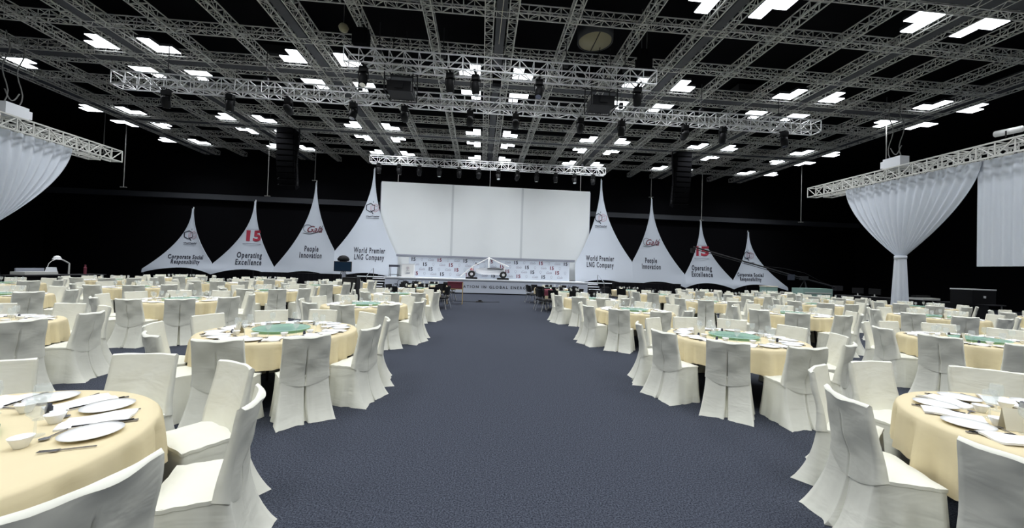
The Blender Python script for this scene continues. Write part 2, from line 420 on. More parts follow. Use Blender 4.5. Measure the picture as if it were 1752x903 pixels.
t = thing('hung_loudspeaker', 'black loudspeaker box above the left end of the nearest lighting truss', 'loudspeaker', (-4.35, 13.0, 9.15))
MB().box((0, 0, .3), (.5, .4, .55)).box((0, -.21, .3), (.42, .02, .45)).build('cabinet', M['speaker'], t)
MB().bar((0, 0, .55), (0, 0, 2.4), .015).build('wire', M['rod'], t)
t = thing('dome_lamp', 'small pale dome lamp beside the black speaker above the nearest truss', 'lamp', (-4.95, 13.0, 9.75))
MB().lathe([(.02, -.12), (.13, -.08), (.17, .03), (.12, .12), (.03, .15)], 16).build('dome', M['cream'], t, True); MB().bar((0, 0, .1), (0, 0, 1.8), .012).build('stem', M['rod'], t)
t = thing('hung_loudspeaker', 'black box on two rods above the right end of the nearest truss', 'loudspeaker', (5.85, 13.3, 9.22))
MB().box((0, 0, .3), (.5, .4, .45)).box((-.1, -.1, .62), (.3, .3, .25)).build('cabinet', M['speaker'], t)
MB().bar((-.1, 0, .6), (-.1, 0, 2.6), .015).bar((.1, 0, .5), (.1, 0, 2.6), .015).build('wire', M['rod'], t)
t = thing('beam_lamp_box', 'dark box with two pale lenses hanging under the central beam', 'lamp', (.42, 15.6, 9.55))
MB().box((0, 0, .25), (.36, .3, .62)).build('box', M['speaker'], t); MB().box((0, -.16, .42), (.2, .02, .1)).box((0, -.16, .12), (.22, .02, .1)).build('lens', M['cream'], t)
tag(MB().path([(.5, 8.9, 10.05), (.47, 10.5, 10.02), (.43, 12.0, 10.04), (.40, 13.4, 9.9)], .012, 5).build('cable', M['card'], None), 'thin pale cable running beneath the central ceiling beam', 'cable')
# projector / speaker cradles hanging under the near truss
for x, sd in ((-3.15, 'left'), (4.42, 'right')):
    t = thing('projector_cradle', 'dark box cradle hanging below the nearest lighting truss, %s of centre' % sd, 'projector cradle', (x, 13.9, 7.95), 0, 'projector cradles under the near truss')
    MB().box((0, 0, .22), (.85, .8, .36)).box((0, -.42, .22), (.3, .05, .2)).build('projector', M['plastic2'], t)
    fr = MB()
    for sx in (-1, 1):
        for sy in (-1, 1): fr.bar((sx * .5, sy * .45, 0), (sx * .5, sy * .45, 1.0), .025)
    for z in (0, .5, 1.0):
        for sx in (-1, 1): fr.bar((sx * .5, -.45, z), (sx * .5, .45, z), .02); fr.bar((-.5, sx * .45, z), (.5, sx * .45, z), .02)
    fr.build('cradle_frame', M['plastic2'], t)
    MB().bar((-.4, 0, 1), (-.2, -.4, 2.2), .015).bar((.4, 0, 1), (.2, -.4, 2.2), .015).build('sling', M['plastic'], t)
# line array loudspeakers
for x, sd, sg in ((-12.25, 'left', 1), (13.45, 'right', -1)):
    t = thing('line_array', 'tall black curved line array loudspeaker hanging %s of the stage' % sd, 'loudspeaker', (x, 24.0, 6.3), 0, 'line arrays either side of the stage')
    for i in range(11):
        a = (1 - i / 10) ** 2 * .5
        z = .2 + i * .33; yy = (1 - i / 10) ** 2 * .35
        mb = MB(); mb.box((0, 0, 0), (1.05, .55, .30)).box((0, -.29, 0), (.98, .03, .24))
        o = mb.build('speaker_cabinet', M['speaker'], t, loc=(0, yy, z)); o.rotation_euler = (a, 0, 0)
    MB().box((0, 0, 3.85), (1.0, .6, .08)).bar((-.3, 0, 3.85), (-.3, 0, 3.78 + .05), .02).bar((0, 0, 3.85), (0, 0, 4.3), .02).build('rigging_frame', M['plastic2'], t)
    pts = [(-.75 * sg * -1, .2, 4.2 - k * .25 + .0) for k in range(0, 16)]
    pts = [(sg * (.62 + .05 * math.sin(k * .5)), .1, 4.1 - k * .26) for k in range(16)]
    MB().path(pts, .05, 6).build('cable_loom', M['plastic2'], t, True)

# thin rods from the ceiling with small plates
for i, (x, y, z0, w_) in enumerate([(-23.3, 26, 6.25, 'far left, above the outermost left sail banner side'), (-14.4, 26, 6.1, 'left of the left line array'), (-24.6, 26, 8.4, 'in the far left corner'),
        (12.9, 27.4, 7.6, 'above the second right sail banner'), (17.02, 27.4, 6.0, 'above the third right sail banner'), (24.05, 26, 5.96, 'far right near the side wall'),
        (-12.0, 27.4, 7.6, 'above the second left sail banner'), (15.4, 27, 7.0, 'right of the right line array'), (21.5, 18, 7.6, 'above the right tech desk')]):
    MB_ = MB().bar((0, 0, 0), (0, 0, ZT - z0), .022, 6).box((0, 0, 0), (.34, .12, .04))
    tag(MB_.build('hanging_rod', M['rod'], None, loc=(x, y, z0)), 'thin grey rod hanging from the ceiling, %s' % w_, 'rod', 'thin rods hanging from the ceiling')

# ================================================================== STAGE END
# translucent white screen in three panels
t = thing('projection_screen', 'huge white projection screen behind the stage, in three panels', 'screen', (0, 28.2, 0))
x0, x1 = -7.57, 8.34; wpan = (x1 - x0) / 3
for i in range(3):
    G = []
    for j in range(9):
        z = 7.97 - (7.97 - .98) * j / 8
        G.append([(x0 + wpan * i + .008 + (wpan - .016) * k / 10, .05 * math.sin(PI * k / 10) * math.sin(PI * j / 8), z) for k in range(11)])
    MB().sheet(G, .03, 1).build('screen_panel', M['screen'], t, True)
fb = MB()
for i in range(4): fb.box((x0 + wpan * i, .13, 4.4), (.12, .08, 7.0))
fb.box(((x0 + x1) / 2, .13, 7.9), (x1 - x0, .08, .1)).box(((x0 + x1) / 2, .13, 1.0), (x1 - x0, .08, .1))
fb.build('frame', M['inkgrey'], t)
for i in (1, 2): MB().box((x0 + wpan * i, -.012, 4.45), (.16, .012, 7.0)).build('seam_shade_strip', M['seam_shade'], t)  # grey strips at the joints stand in for shade of the frame behind
for x in (-6.4, .5, 7.6):
    MB().bar((x, 28.35, 7.95), (x, 28.35, ZB), .012, 6).build('suspension_wire', M['truss'], None)
for i, o in enumerate([o for o in COL.objects if o.name.startswith('suspension_wire')]):
    tag(o, 'thin wire holding the screen, %s' % ['near its left end', 'at its middle', 'near its right end'][i], 'wire', 'wires holding the screen')

# stage platform
t = thing('stage', 'white fronted stage platform with lettering on its fascia', 'stage', (0, 0, 0))
MB().box((.55, 25.65, .905), (13.4, 2.3, .13)).box((.55, 24.47, .93), (13.5, .06, .07)).build('deck', M['white'], t)
MB().box((.55, 24.53, .46), (13.4, .06, .78)).build('fascia', M['stage'], t)
MB().box((.55, 24.65, .04), (13.3, .1, .08)).build('plinth', M['plastic'], t)
fr = MB()
for i in range(8):
    for j in range(2): fr.bar((-5.9 + i * 1.84, 24.9 + j * 1.7, 0), (-5.9 + i * 1.84, 24.9 + j * 1.7, .86), .03)
fr.build('leg_frame', M['truss'], t)
tx = MB(); put_text(tx, 'INNOVATION IN GLOBAL ENERGY', .245, (.52, 24.49, .47), space=1.42, xs=.86, bold=.004)
v_ = [p[0] for p in tx.v]; sc_ = 5.45 / (max(v_) - min(v_)); tx.v = [(.52 + (p[0] - .52) * sc_, p[1], p[2]) for p in tx.v]
tx.build('lettering', M['ink'], t)
def gala(mb, cx, cz, s, y, k=0, yfun=None, k2=None):
    """'Gala' script with swashes"""
    put_text(mb, 'Gala', .62 * s, (cx + .02 * s, y, cz), k if k2 is None else k2, yfun=yfun, shear=.45, xs=.95, bold=.006 * s)
    ribbon(mb, [(cx + s * (-.62 + 1.15 * u), cz + s * (-.27 - .05 * math.sin(u * 5) + .12 * u * u)) for u in [i / 10 for i in range(11)]], .035 * s, y, k, yfun)
    ribbon(mb, [(cx + s * (-.38 + .26 * math.cos(a)), cz + s * (.05 + .27 * math.sin(a))) for a in [.6 + i * .5 for i in range(10)]], .025 * s, y, k, yfun)
    ribbon(mb, [(cx + s * (.42 + .22 * u), cz + s * (.1 + .2 * u * u)) for u in [i / 4 for i in range(5)]], .03 * s, y, k, yfun)
lg = MB(); gala(lg, -4.75, .52, .95, 24.49)
for px, pz, rr in ((-5.45, .42, .16), (-4.1, .5, .2), (-3.85, .3, .12)):
    ribbon(lg, [(px + rr * math.cos(a) * (1 - a / 14), pz + rr * math.sin(a) * (1 - a / 14)) for a in [i * .6 for i in range(15)]], .025, 24.49)
lg.build('script_logo', M['ink'], t)
lg = MB(); gala(lg, 5.6, .55, .8, 24.49); lg.build('script_logo', M['inkgrey'], t)

# wings, stairs
for sx, sd in ((-1, 'left'), (1, 'right')):
    c = .55
    t = thing('stage_wing', 'black skirted stage wing with white top edge on the %s' % sd, 'stage wing', (c + sx * 8.05, 26.35, 0), 0, 'stage wings')
    MB().box((0, 0, .90), (2.6, .7, .05)).build('deck', M['white'], t)
    MB().box((0, 0, .43), (2.5, .6, .86)).build('skirt', M['blackdrape'], t)
    t = thing('stage_stairs', 'grey steps with dark risers beside the stage on the %s' % sd, 'stairs', (c + sx * 7.3, 24.5, 0), 0, 'steps either side of the stage')
    for i in range(5):
        MB().box((0, .16 + i * .30, .165 * (i + 1) - .02), (1.02, .30, .045)).build('tread', M['white'], t)
    sb = MB()
    for s2 in (-1, 1): sb.box((s2 * .5, .8, .3), (.03, 1.4, .5))
    for i in range(5): sb.box((0, .2 + i * .30, .165 * i + .06), (.98, .02, .11))
    sb.build('stringer', M['plastic2'], t)
    MB().bar((sx * .56, .05, 0), (sx * .56, .05, 1.0), .02, 6).bar((sx * .56, .05, 1.0), (sx * .56, 1.5, 1.5), .02, 6).bar((sx * .56, 1.5, 1.5), (sx * .56, 1.5, .6), .02, 6).build('handrail', M['chrome'], t)
    xa = c + sx * 8.9; xb = c + sx * 14.9 if sx < 0 else c + sx * 13.8
    G = [[(xa + (xb - xa) * k / 60, .05 * math.sin(k * 1.9) * (.4 + .6 * j / 4), 1.02 * (1 - j / 4)) for k in range(61)] for j in range(5)]
    if sx < 0: G = [r[::-1] for r in G]
    tag(MB().sheet(G, .5, 1).build('masking_drape', M['blackdrape'], None, loc=(0, 25.4, .0)), 'low black draped partition in front of the %s sail banners' % sd, 'drape', 'low black partitions beside the stage')

# backdrop with printed logos and shelf
t = thing('press_backdrop', 'low white backdrop printed with rows of small logos on the stage', 'backdrop', (0, 26.55, .97))
MB().box((.7, 0, .68), (11.5, .08, 1.36)).build('printed_panel', M['banner'], t)
MB().box((.45, .1, 1.44), (12.7, .55, .10)).box((.45, -.2, 1.52), (12.7, .06, .05)).build('top_shelf', M['inkgrey'], t)
pm = MB()
for r in range(4):
    for c_ in range(19):
        X = -4.75 + c_ * .605 + (.2 if r % 2 else 0); Z = 1.22 - r * .33
        if X > 6.2: continue
        k = (c_ + r * 2) % 3
        if k == 0: put_text(pm, '15', .34, (X, -.043, Z), 0 if (c_ + r) % 2 else 1, bold=.012)
        elif k == 1:
            ribbon(pm, [(X + .07 * math.cos(a), Z + .03 + .09 * math.sin(a)) for a in [PI / 6 + i * PI / 3 for i in range(7)]], .015, -.041, 2)
            ribbon(pm, [(X - .05, Z - .09), (X + .05, Z - .09)], .012, -.041, 2)
        else:
            put_text(pm, 'Gala', .24, (X, -.043, Z), 2, shear=.4); ribbon(pm, [(X - .17, Z - .07), (X + .15, Z - .05)], .012, -.041, 3)
pm.build('printed_logos', [M['maroon'], M['ink'], M['inkgrey'], M['pink']], t)
# lectern with emblem
def emblem(mb, cx, cz, s, y, kq=0, kg=1, yfun=None, lines=True):
    hexa = lambda X, Z, r: [(X + r * math.sin(a), Z + r * 1.02 * math.cos(a)) for a in [i * PI / 3 for i in range(7)]]
    ribbon(mb, hexa(cx - .16 * s, cz, .30 * s), .055 * s, y, kq, yfun)
    ribbon(mb, [(cx - .14 * s, cz - .2 * s), (cx + .02 * s, cz - .42 * s)], .06 * s, y, kq, yfun)
    ribbon(mb, hexa(cx + .17 * s, cz, .28 * s), .04 * s, y, kg, yfun)
    ribbon(mb, [(cx + .30 * s, cz + .1 * s), (cx + .14 * s, cz + .16 * s), (cx + .05 * s, cz), (cx + .16 * s, cz - .15 * s), (cx + .3 * s, cz - .08 * s), (cx + .3 * s, cz)], .035 * s, y, kg, yfun)
    ribbon(mb, [(cx - .16 * s, cz + .14 * s), (cx - .16 * s, cz - .14 * s)], .04 * s, y, kg, yfun)
    ribbon(mb, [(cx, cz + .36 * s), (cx, cz + .46 * s)], .03 * s, y, kq, yfun)
    if lines:
        for i in range(9):
            u = cx - .42 * s + i * .1 * s
            ribbon(mb, [(u, cz - .60 * s + .03 * s * math.sin(i * 2.1)), (u + .07 * s, cz - .60 * s - .02 * s * math.sin(i * 1.3))], .045 * s, y, kq, yfun)
        ribbon(mb, [(cx - .42 * s, cz - .72 * s), (cx + .44 * s, cz - .72 * s)], .03 * s, y, kq, yfun)
t = thing('lectern', 'white speaker lectern with two small emblems at left of the stage', 'lectern', (-4.78, 25.0, .97))
MB().box((0, 0, .42), (.78, .4, .84)).build('body', M['china'], t)
MB().box((0, .02, .87), (.84, .46, .05)).build('reading_top', M['white'], t)
em = MB(); emblem(em, 0, .6, .22, -.203); gala(em, 0, .28, .25, -.203); em.build('printed_emblem', [M['inkgrey'], M['pink']], t)
t = thing('side_table', 'tall see-through frame table with dark top left of the lectern', 'side table', (-5.75, 25.3, .97))
MB().box((0, 0, .72), (.62, .45, .14)).build('table_top', M['ink'], t)
for sx in (-1, 1):
    for sy in (-1, 1): MB().bar((sx * .28, sy * .2, 0), (sx * .28, sy * .2, .66), .018).build('leg', M['plastic2'], t)
MB().box((0, 0, .15), (.56, .4, .03)).build('lower_shelf', M['plastic2'], t)

# sail banners
def sail(c, xl, zl, xr, zr, zp, lines, logo, label, ts):
    Y0 = 27.55
    t = thing('sail_banner', label, 'banner', (0, 0, 0), 0, 'pointed stretch fabric sail banners flanking the screen')
    zf = .72
    def edge(z, side):
        xv, zv = (xl, zl) if side < 0 else (xr, zr)
        tt = min(1, max(0, (zp - z) / (zp - zv)))
        return c + side * .05 * (1 - tt) + (xv - c) * tt ** 1.95
    def yf(X, Z):
        tt = min(1, max(0, (zp - Z) / (zp - 1.0)))
        xa, xb = edge(Z, -1), edge(Z, 1); s_ = (X - (xa + xb) / 2) / max(.05, (xb - xa) / 2)
        return Y0 - .75 * tt * tt + .28 * tt * (1 - s_ * s_)
    G = []; nz, nx = 34, 24
    for j in range(nz + 1):
        u = j / nz; row = []
        for i in range(nx + 1):
            s_ = -1 + 2 * i / nx
            bot = zf + .40 * (1 - s_ * s_)
            z = zp + (bot - zp) * u
            xa, xb = edge(z, -1), edge(z, 1); X = (xa + xb) / 2 + s_ * (xb - xa) / 2
            row.append((X, yf(X, z), z))
        G.append(row)
    MB().sheet(G, .03, 1).build('sail', M['banner'], t, True)
    MB().bar((c, Y0 + .08, zp - .02), (c, Y0 + .08, zp + .12), .03, 8).build('tip_fitting', M['alu'], t)
    MB().bar((c, Y0 + .12, 0), (c, Y0 + .12, zp), .04, 8).build('mast', M['plastic2'], t)
    for X in (xl, xr): MB().bar((X, Y0 - .6, .0), (X, Y0 - .6, zf + .1), .03, 6).build('foot_post', M['plastic2'], t)
    yy = lambda X, Z: yf(X, Z) - .012
    tx = MB(); z = lines[0]
    wd, stp = ts[1], ts[2]; ms = [text_mesh(ln, ts[0], bold=.014, space=1.25) for ln in lines[1]]
    sc = wd / max(max(v[0] for v in m_[0]) - min(v[0] for v in m_[0]) for m_ in ms)
    for vs, fs in ms:
        tx.add([(c - .05 + v[0] * sc, yy(c - .05 + v[0] * sc, z + v[2] * 1.1) + v[1], z + v[2] * 1.1) for v in vs], fs, 0); z -= stp
    tx.build('lettering', M['ink'], t)
    lg = MB()
    if logo[0] == 'qg': emblem(lg, c, logo[1], logo[2], 0, 0, 1, yy); lg.build('emblem', [M['ink'], M['pink']], t)
    if logo[0] == '15':
        put_text(lg, '15', logo[2], (c, 0, logo[1]), 0, yfun=yy, bold=.045, xs=1.25)
        ribbon(lg, [(c - .6, logo[1] - .52), (c + .6, logo[1] - .52)], .04, 0, 1, yy)
        ribbon(lg, [(c - .35, logo[1] + .50), (c + .45, logo[1] + .50)], .03, 0, 1, yy)
        lg.build('emblem', [M['red'], M['inkgrey']], t)
    if logo[0] == 'gala': gala(lg, c, logo[1], logo[2], 0, 0, yy, 1); lg.build('emblem', [M['ink'], M['maroon']], t)
C0 = .54
T4 = (1.85, ['Corporate Social', 'Responsibility'])
sail(C0 - 8.47, C0 - 10.87, 2.62, C0 - 6.45, 2.3, 8.68, (2.72, ['World Premier', 'LNG Company']), ('qg', 5.85, 1.05), 'tallest sail banner left of the screen reading World Premier LNG Company', (.50, 2.2, .49))
sail(C0 + 8.47, C0 + 6.45, 2.3, C0 + 10.87, 2.55, 8.75, (2.72, ['World Premier', 'LNG Company']), ('qg', 5.85, 1.05), 'tallest sail banner right of the screen reading World Premier LNG Company', (.50, 2.2, .49))
sail(C0 - 12.5, C0 - 14.8, 1.35, C0 - 10.87, 2.62, 7.5, (2.7, ['People', 'Innovation']), ('gala', 4.1, 1.05), 'second sail banner left of the screen reading People Innovation', (.50, 1.5, .47))
sail(C0 + 12.5, C0 + 10.87, 2.55, C0 + 15.0, 1.7, 7.5, (2.7, ['People', 'Innovation']), ('gala', 4.1, 1.05), 'second sail banner right of the screen reading People Innovation', (.50, 1.5, .47))
sail(C0 - 16.6, C0 - 18.86, 1.45, C0 - 14.8, 1.35, 5.95, (2.1, ['Operating', 'Excellence']), ('15', 3.45, 1.0), 'third sail banner left of the screen with red 15, Operating Excellence', (.50, 1.75, .49))
sail(C0 + 16.55, C0 + 15.0, 1.7, C0 + 18.86, 1.4, 5.95, (2.25, ['Operating', 'Excellence']), ('15', 3.55, 1.0), 'third sail banner right of the screen with red 15, Operating Excellence', (.50, 1.75, .49))
sail(C0 - 20.7, C0 - 23.2, .95, C0 - 18.86, 1.45, 5.25, T4, ('qg', 3.4, .95), 'outermost left sail banner reading Corporate Social Responsibility', (.36, 2.25, .34))
sail(C0 + 20.5, C0 + 18.86, 1.4, C0 + 23.3, .95, 5.25, T4, ('qg', 3.4, .95), 'outermost right sail banner reading Corporate Social Responsibility', (.36, 2.25, .34))

# wheeled white cart with a mast on stage
t = thing('sail_cart', 'white wheeled vehicle with pyramid frame and black wheels displayed on the stage', 'vehicle', (.45, 25.55, .97))
for wx in (-1.05, 1.1):
    MB().box((wx, 0, .055), (.78, .9, .11)).build('stand', M['plastic'], t)
    for wy in (-.42, .42):
        r_ = .22; mb = MB(); ring = []
        prof = [(.10, -.05), (.20, -.065), (.235, -.03), (.235, .03), (.20, .065), (.10, .05)]
        Gr = [[(wx + p[0] * math.cos(a), wy + p[1], .335 + p[0] * math.sin(a)) for p in prof] for a in [i * PI / 10 for i in range(21)]]
        wh = mb.grid(Gr).build('wheel', M['rubber'], t, True)
        MB().bar((wx, wy - .045, .335), (wx, wy + .045, .335), .11, 14).build('hub', M['alu'], wh)
body = MB()
body.add([(-.75, -.3, .42), (-.35, -.36, .32), (.95, -.36, .32), (1.15, -.3, .45), (1.15, -.3, .62), (.9, -.34, .80), (-.35, -.34, .78), (-.8, -.25, .70),
          (-.75, .3, .42), (-.35, .36, .32), (.95, .36, .32), (1.15, .3, .45), (1.15, .3, .62), (.9, .34, .80), (-.35, .34, .78), (-.8, .25, .70)],
         [(0, 1, 2, 3, 4, 5, 6, 7), (15, 14, 13, 12, 11, 10, 9, 8)] + [(i, i + 8, (i + 1) % 8 + 8, (i + 1) % 8) for i in range(8)])
body.build('body', M['white'], t)
MB().box((.55, -.365, .72), (1.1, .03, .05)).build('side_stripe', M['plastic'], t)
mb = MB().bar((.1, 0, .3), (.1, 0, 1.5), .05, 8)
mb.build('mast', M['china'], t, True)
mb = MB()
for wy in (-.4, .4):
    mb.bar((.1, 0, 1.48), (-1.0, wy, .85), .03, 6).bar((.1, 0, 1.48), (1.45, wy, .90), .035, 6).bar((-1.0, wy, .85), (-1.8, wy, .15), .03, 6).bar((-1.0, wy, .85), (-1.05, wy, .35), .03, 6)
    mb.bar((1.1, wy, .35), (1.2, wy, .85), .03, 6)
mb.build('pyramid_frame', M['china'], t)
G = [[(.15 + 1.15 * u, -.38 * u + .76 * u * v, 1.46 - .55 * u - .05 * math.sin(PI * u)) for v in [0, .5, 1]] for u in [i / 6 for i in range(7)]]
MB().sheet(G, .015, 2).build('rear_canopy', M['white'], t, True)
mb = MB().box((-.72, 0, .75), (.42, .5, .42), taper=.75); mb.build('cockpit', M['stage'], t)
MB().bar((-.72, 0, .96), (-.8, 0, 1.12), .04, 6).build('headrest', M['plastic'], t)
MB().box((-1.05, 0, .66), (.22, .5, .16), taper=.7).build('nose_light', M['red'], t)
MB().bar((-1.05, -.45, .335), (-1.05, .45, .335), .03, 6).bar((1.1, -.45, .335), (1.1, .45, .335), .03, 6).bar((-1.05, 0, .335), (-.5, 0, .5), .03, 6).build('axle', M['tealbox'], t)

# confidence monitor on a post, camera behind it
t = thing('monitor_stand', 'dark flat monitor on a grey post in front of the left sail banners', 'monitor', (-7.65, 21.3, 0))
o = MB().box((0, 0, 1.56), (.95, .06, .56)).build('monitor', M['plastic2'], t); MB().box((0, -.035, 1.56), (.87, .01, .48)).build('screen', M['tvscreen'], o)
MB().box((.05, .05, .62), (.16, .12, 1.24)).bar((.05, .05, 1.2), (.05, .05, 1.5), .04, 6).build('post', M['inkgrey'], t)
MB().box((.05, .05, .02), (.7, .5, .04)).build('base', M['plastic2'], t)
t = thing('studio_camera', 'black hooded camera standing behind the dark monitor', 'camera', (-7.95, 22.2, 0))
MB().lathe([(.04, 0), (.3, .02), (.33, .12), (.24, .27), (.08, .34)], 16, (0, 0, 1.86)).build('hood', M['plastic'], t, True)
MB().box((0, 0, 1.81), (.3, .4, .14)).build('camera_body', M['plastic'], t)
for a in (0, 2.1, 4.2): MB().bar((0, 0, 1.75), (.45 * math.cos(a), .45 * math.sin(a), 0), .02).build('tripod_leg', M['plastic'], t)

# ================================================================== SIDE TRUSSES WITH DRAPES
for X, sd, sg in ((18.2, 'right', 1), (-17.4, 'left', -1)):
    t = thing('drape_truss', 'silver box truss hanging along the %s side carrying the white drapes' % sd, 'truss', (X, 2.0, 6.2), 0, 'side trusses carrying drapes')
    me = truss_mesh(17.0, .5, .5, .5, .035, .022, 'truss_frame', M['truss'])
    link('truss_frame', me, t); link('truss_frame', me, t, (sg * .95, 0, .05))
    mb = MB()
    for i in range(9): mb.bar((-.25, 1 + i * 1.95, .5), (sg * 1.2, 1 + i * 1.95, .55), .03)
    mb.build('cross_tube', M['truss'], t)
    t = thing('chain_motor', 'white chain hoist box with looping chains above the %s drape truss' % sd, 'chain hoist', (X + sg * .2, 15.0 - (sg < 0) * -.2, 6.78), 0, 'chain hoists above the side trusses')
    MB().box((0, 0, .22), (.45, .7, .44)).box((0, .42, .22), (.3, .2, .3)).build('hoist_body', M['white'], t)
    mb = MB()
    for q in (-.22, .22):
        mb.path([(.0, q + .1 * math.sin(k * .9), .44 + k * .24) for k in range(12)], .02, 5)
    mb.path([(0, -.22 + .44 * k / 6, .44 - .0 + .5 - .35 * math.sin(PI * k / 6)) for k in range(7)], .02, 5)
    mb.build('chain', M['rod'], t)
    # gathered drape tied to a column
    t = thing('tied_drape', 'white drape on the %s gathered from a wide top into a column' % sd, 'drape', (X, 0, 0), 0, 'white drapes on the side trusses')
    ya, yb, yk, zt_, zk = 17.1, 12.0, 14.6, 6.2, 2.78
    G = []
    for j in range(25):
        u = j / 24; row = []
        g = 1 - u ** 1.5
        for i in range(121):
            s_ = i / 120
            y = yk + (ya + (yb - ya) * s_ - yk) * g + (s_ - .5) * -.32 * (1 - g)
            dep = (.05 + .10 * u * (1 - u)) * math.sin(s_ * 2 * PI * 15 + .6 * math.sin(s_ * 9)) * (1 - .55 * u) + .10 * math.sin(s_ * PI) * math.sin(u * PI)
            edge_drop = 0
            row.append((-sg * (dep), y, zt_ - (zt_ - zk) * (u ** .92) - .0))
        G.append(row)
    MB().sheet(G, .02, 0).build('gathered_cloth', M['voile'], t, True)
    MB().lathe([(.20, 0), (.205, .06), (.2, .14)], 20, (0, yk, zk - .12)).build('tie', M['voile'], t, True)
    G = []
    for j in range(12):
        u = j / 11; z = zk - .05 - (zk - .06) * u
        G.append([((.17 + .10 * u + .02 * math.sin(a * 9) * (.4 + u)) * math.cos(a), yk + (.19 + .11 * u + .02 * math.sin(a * 9) * (.4 + u)) * math.sin(a), z) for a in [i * 2 * PI / 72 for i in range(73)]])
    MB().grid(G).build('column_cloth', M['voile'], t, True)
    # straight pleated drape nearer the camera
    y1, y0, zb_ = (12.15, 6.2, 2.32)
    G = [[(.05 * math.sin(i * .9) * (.6 + .4 * j / 8) + (.012 * math.sin(i * .37)), y1 + (y0 - y1) * i / 160, 6.2 + (zb_ - 6.2) * j / 8) for i in range(161)] for j in range(9)]
    tag(MB().sheet(G, .02, 0).build('straight_drape', M['voile'], None, True, (X + .05, 0, 0)), 'straight pleated white drape hanging from the %s truss, nearer the camera' % sd, 'drape', 'white drapes on the side trusses')
    for i, (yy, zz) in enumerate([(10.2, 6.9), (11.3, 6.85)]):
        sg_ = thing('profile_light', 'black and silver profile spotlight on the %s truss, %s' % (sd, ['nearer', 'further'][i]), 'spotlight', (X, yy, zz), 0, 'profile spotlights on the side trusses')
        MB().bar((0, -.3, .15), (0, .35, .2), .11, 12).build('barrel', M['alu'], sg_, True)
        MB().bar((-.14, 0, .18), (-.14, 0, -.05), .02).bar((.14, 0, .18), (.14, 0, -.05), .02).bar((-.14, 0, -.1), (.14, 0, -.1), .025).build('yoke', M['plastic'], sg_)

# ================================================================== TECH AREAS
def desk(x, y, L_, rz, label):
    t = thing('equipment_desk', label, 'desk', (x, y, 0), rz)
    MB().box((0, 0, .80), (L_, .8, .04)).build('desk_top', M['plastic2'], t)
    for sx in (-1, 1):
        for sy in (-1, 1): MB().bar((sx * (L_ / 2 - .1), sy * .33, 0), (sx * (L_ / 2 - .1), sy * .33, .78), .02).build('leg', M['truss'], t)
    MB().box((0, .36, .45), (L_ - .1, .03, .66)).build('modesty_panel', M['plastic'], t)
    return t
desk(-18.9, 18.3, 3.4, PI / 2, 'dark equipment desk at the far left behind the tables')
t = thing('lighting_console', 'pale topped lighting console on the far left desk', 'console', (-18.9, 17.4, .82), PI / 2)
MB().box((0, 0, .07), (1.2, .55, .12)).build('console_body', M['truss'], t); MB().box((0, .2, .2), (1.0, .05, .16)).build('display', M['inkgrey'], t)
t = thing('desk_lamp', 'pale adjustable lamp with curved cable on the far left desk', 'lamp', (-18.9, 18.7, .82))
MB().bar((0, 0, 0), (0, 0, .5), .03, 6).bar((0, 0, .5), (-.1, -.35, .75), .03, 6).build('arm', M['truss'], t)
MB().lathe([(.16, 0), (.1, .14), (.03, .18)], 12, (-.1, -.4, .66)).build('shade', M['alu'], t)
MB().path([(0, -.35 - .5 * math.sin(a), .35 + .35 * math.cos(a)) for a in [i * PI / 8 for i in range(9)]], .012, 5).build('cable', M['truss'], t)
tag(MB().lathe([(.05, 0), (.055, .3), (.03, .36), (.03, .45)], 10).build('red_bottle', M['maroon'], None, loc=(-18.9, 19.4, .82)), 'dark red bottle standing on the far left desk', 'bottle')
tag(MB().box((0, 0, .1), (.2, .3, .2), taper=.8).build('white_carton', M['white'], None, loc=(-18.8, 17.9, .94)), 'small white carton on the console at far left desk', 'carton')
desk(21.3, 18.0, 4.0, PI / 2 + .15, 'long equipment desk on the right beside the tied drape column')
desk(21.6, 14.6, 1.8, PI / 2, 'short equipment desk right of the tied drape column')
for i, (x, y, l) in enumerate([(21.3, 19.2, 'far end'), (21.3, 18.3, 'middle'), (21.3, 17.2, 'near end')]):
    t = thing('control_monitor', 'dark monitor on the long right equipment desk, %s' % l, 'monitor', (x, y, .82), -1.2, 'monitors on the right desk')
    MB().box((0, 0, .28), (.5, .05, .32)).build('display', M['plastic'], t); MB().bar((0, 0, 0), (0, 0, .15), .03, 6).box((0, 0, .01), (.24, .18, .02)).build('stand', M['truss'], t)
tag(MB().box((0, 0, .3), (1.15, .75, .6)).box((0, 0, .62), (1.17, .77, .05), 1).box((0, -.38, .3), (.12, .03, .1), 1).build('flight_case', [M['plastic'], M['alu']], None, loc=(21.6, 14.5, .82), ), 'black flight case with silver lid edge on the short right desk', 'flight case')['category'] = 'flight case'
tag(MB().box((0, 0, .06), (.9, .6, .1)).box((0, .15, .16), (.8, .2, .12), 1).build('sound_mixer', [M['truss'], M['plastic']], None, loc=(21.5, 16.2, .82)), 'grey sound mixer at the near end of long right desk', 'mixer')
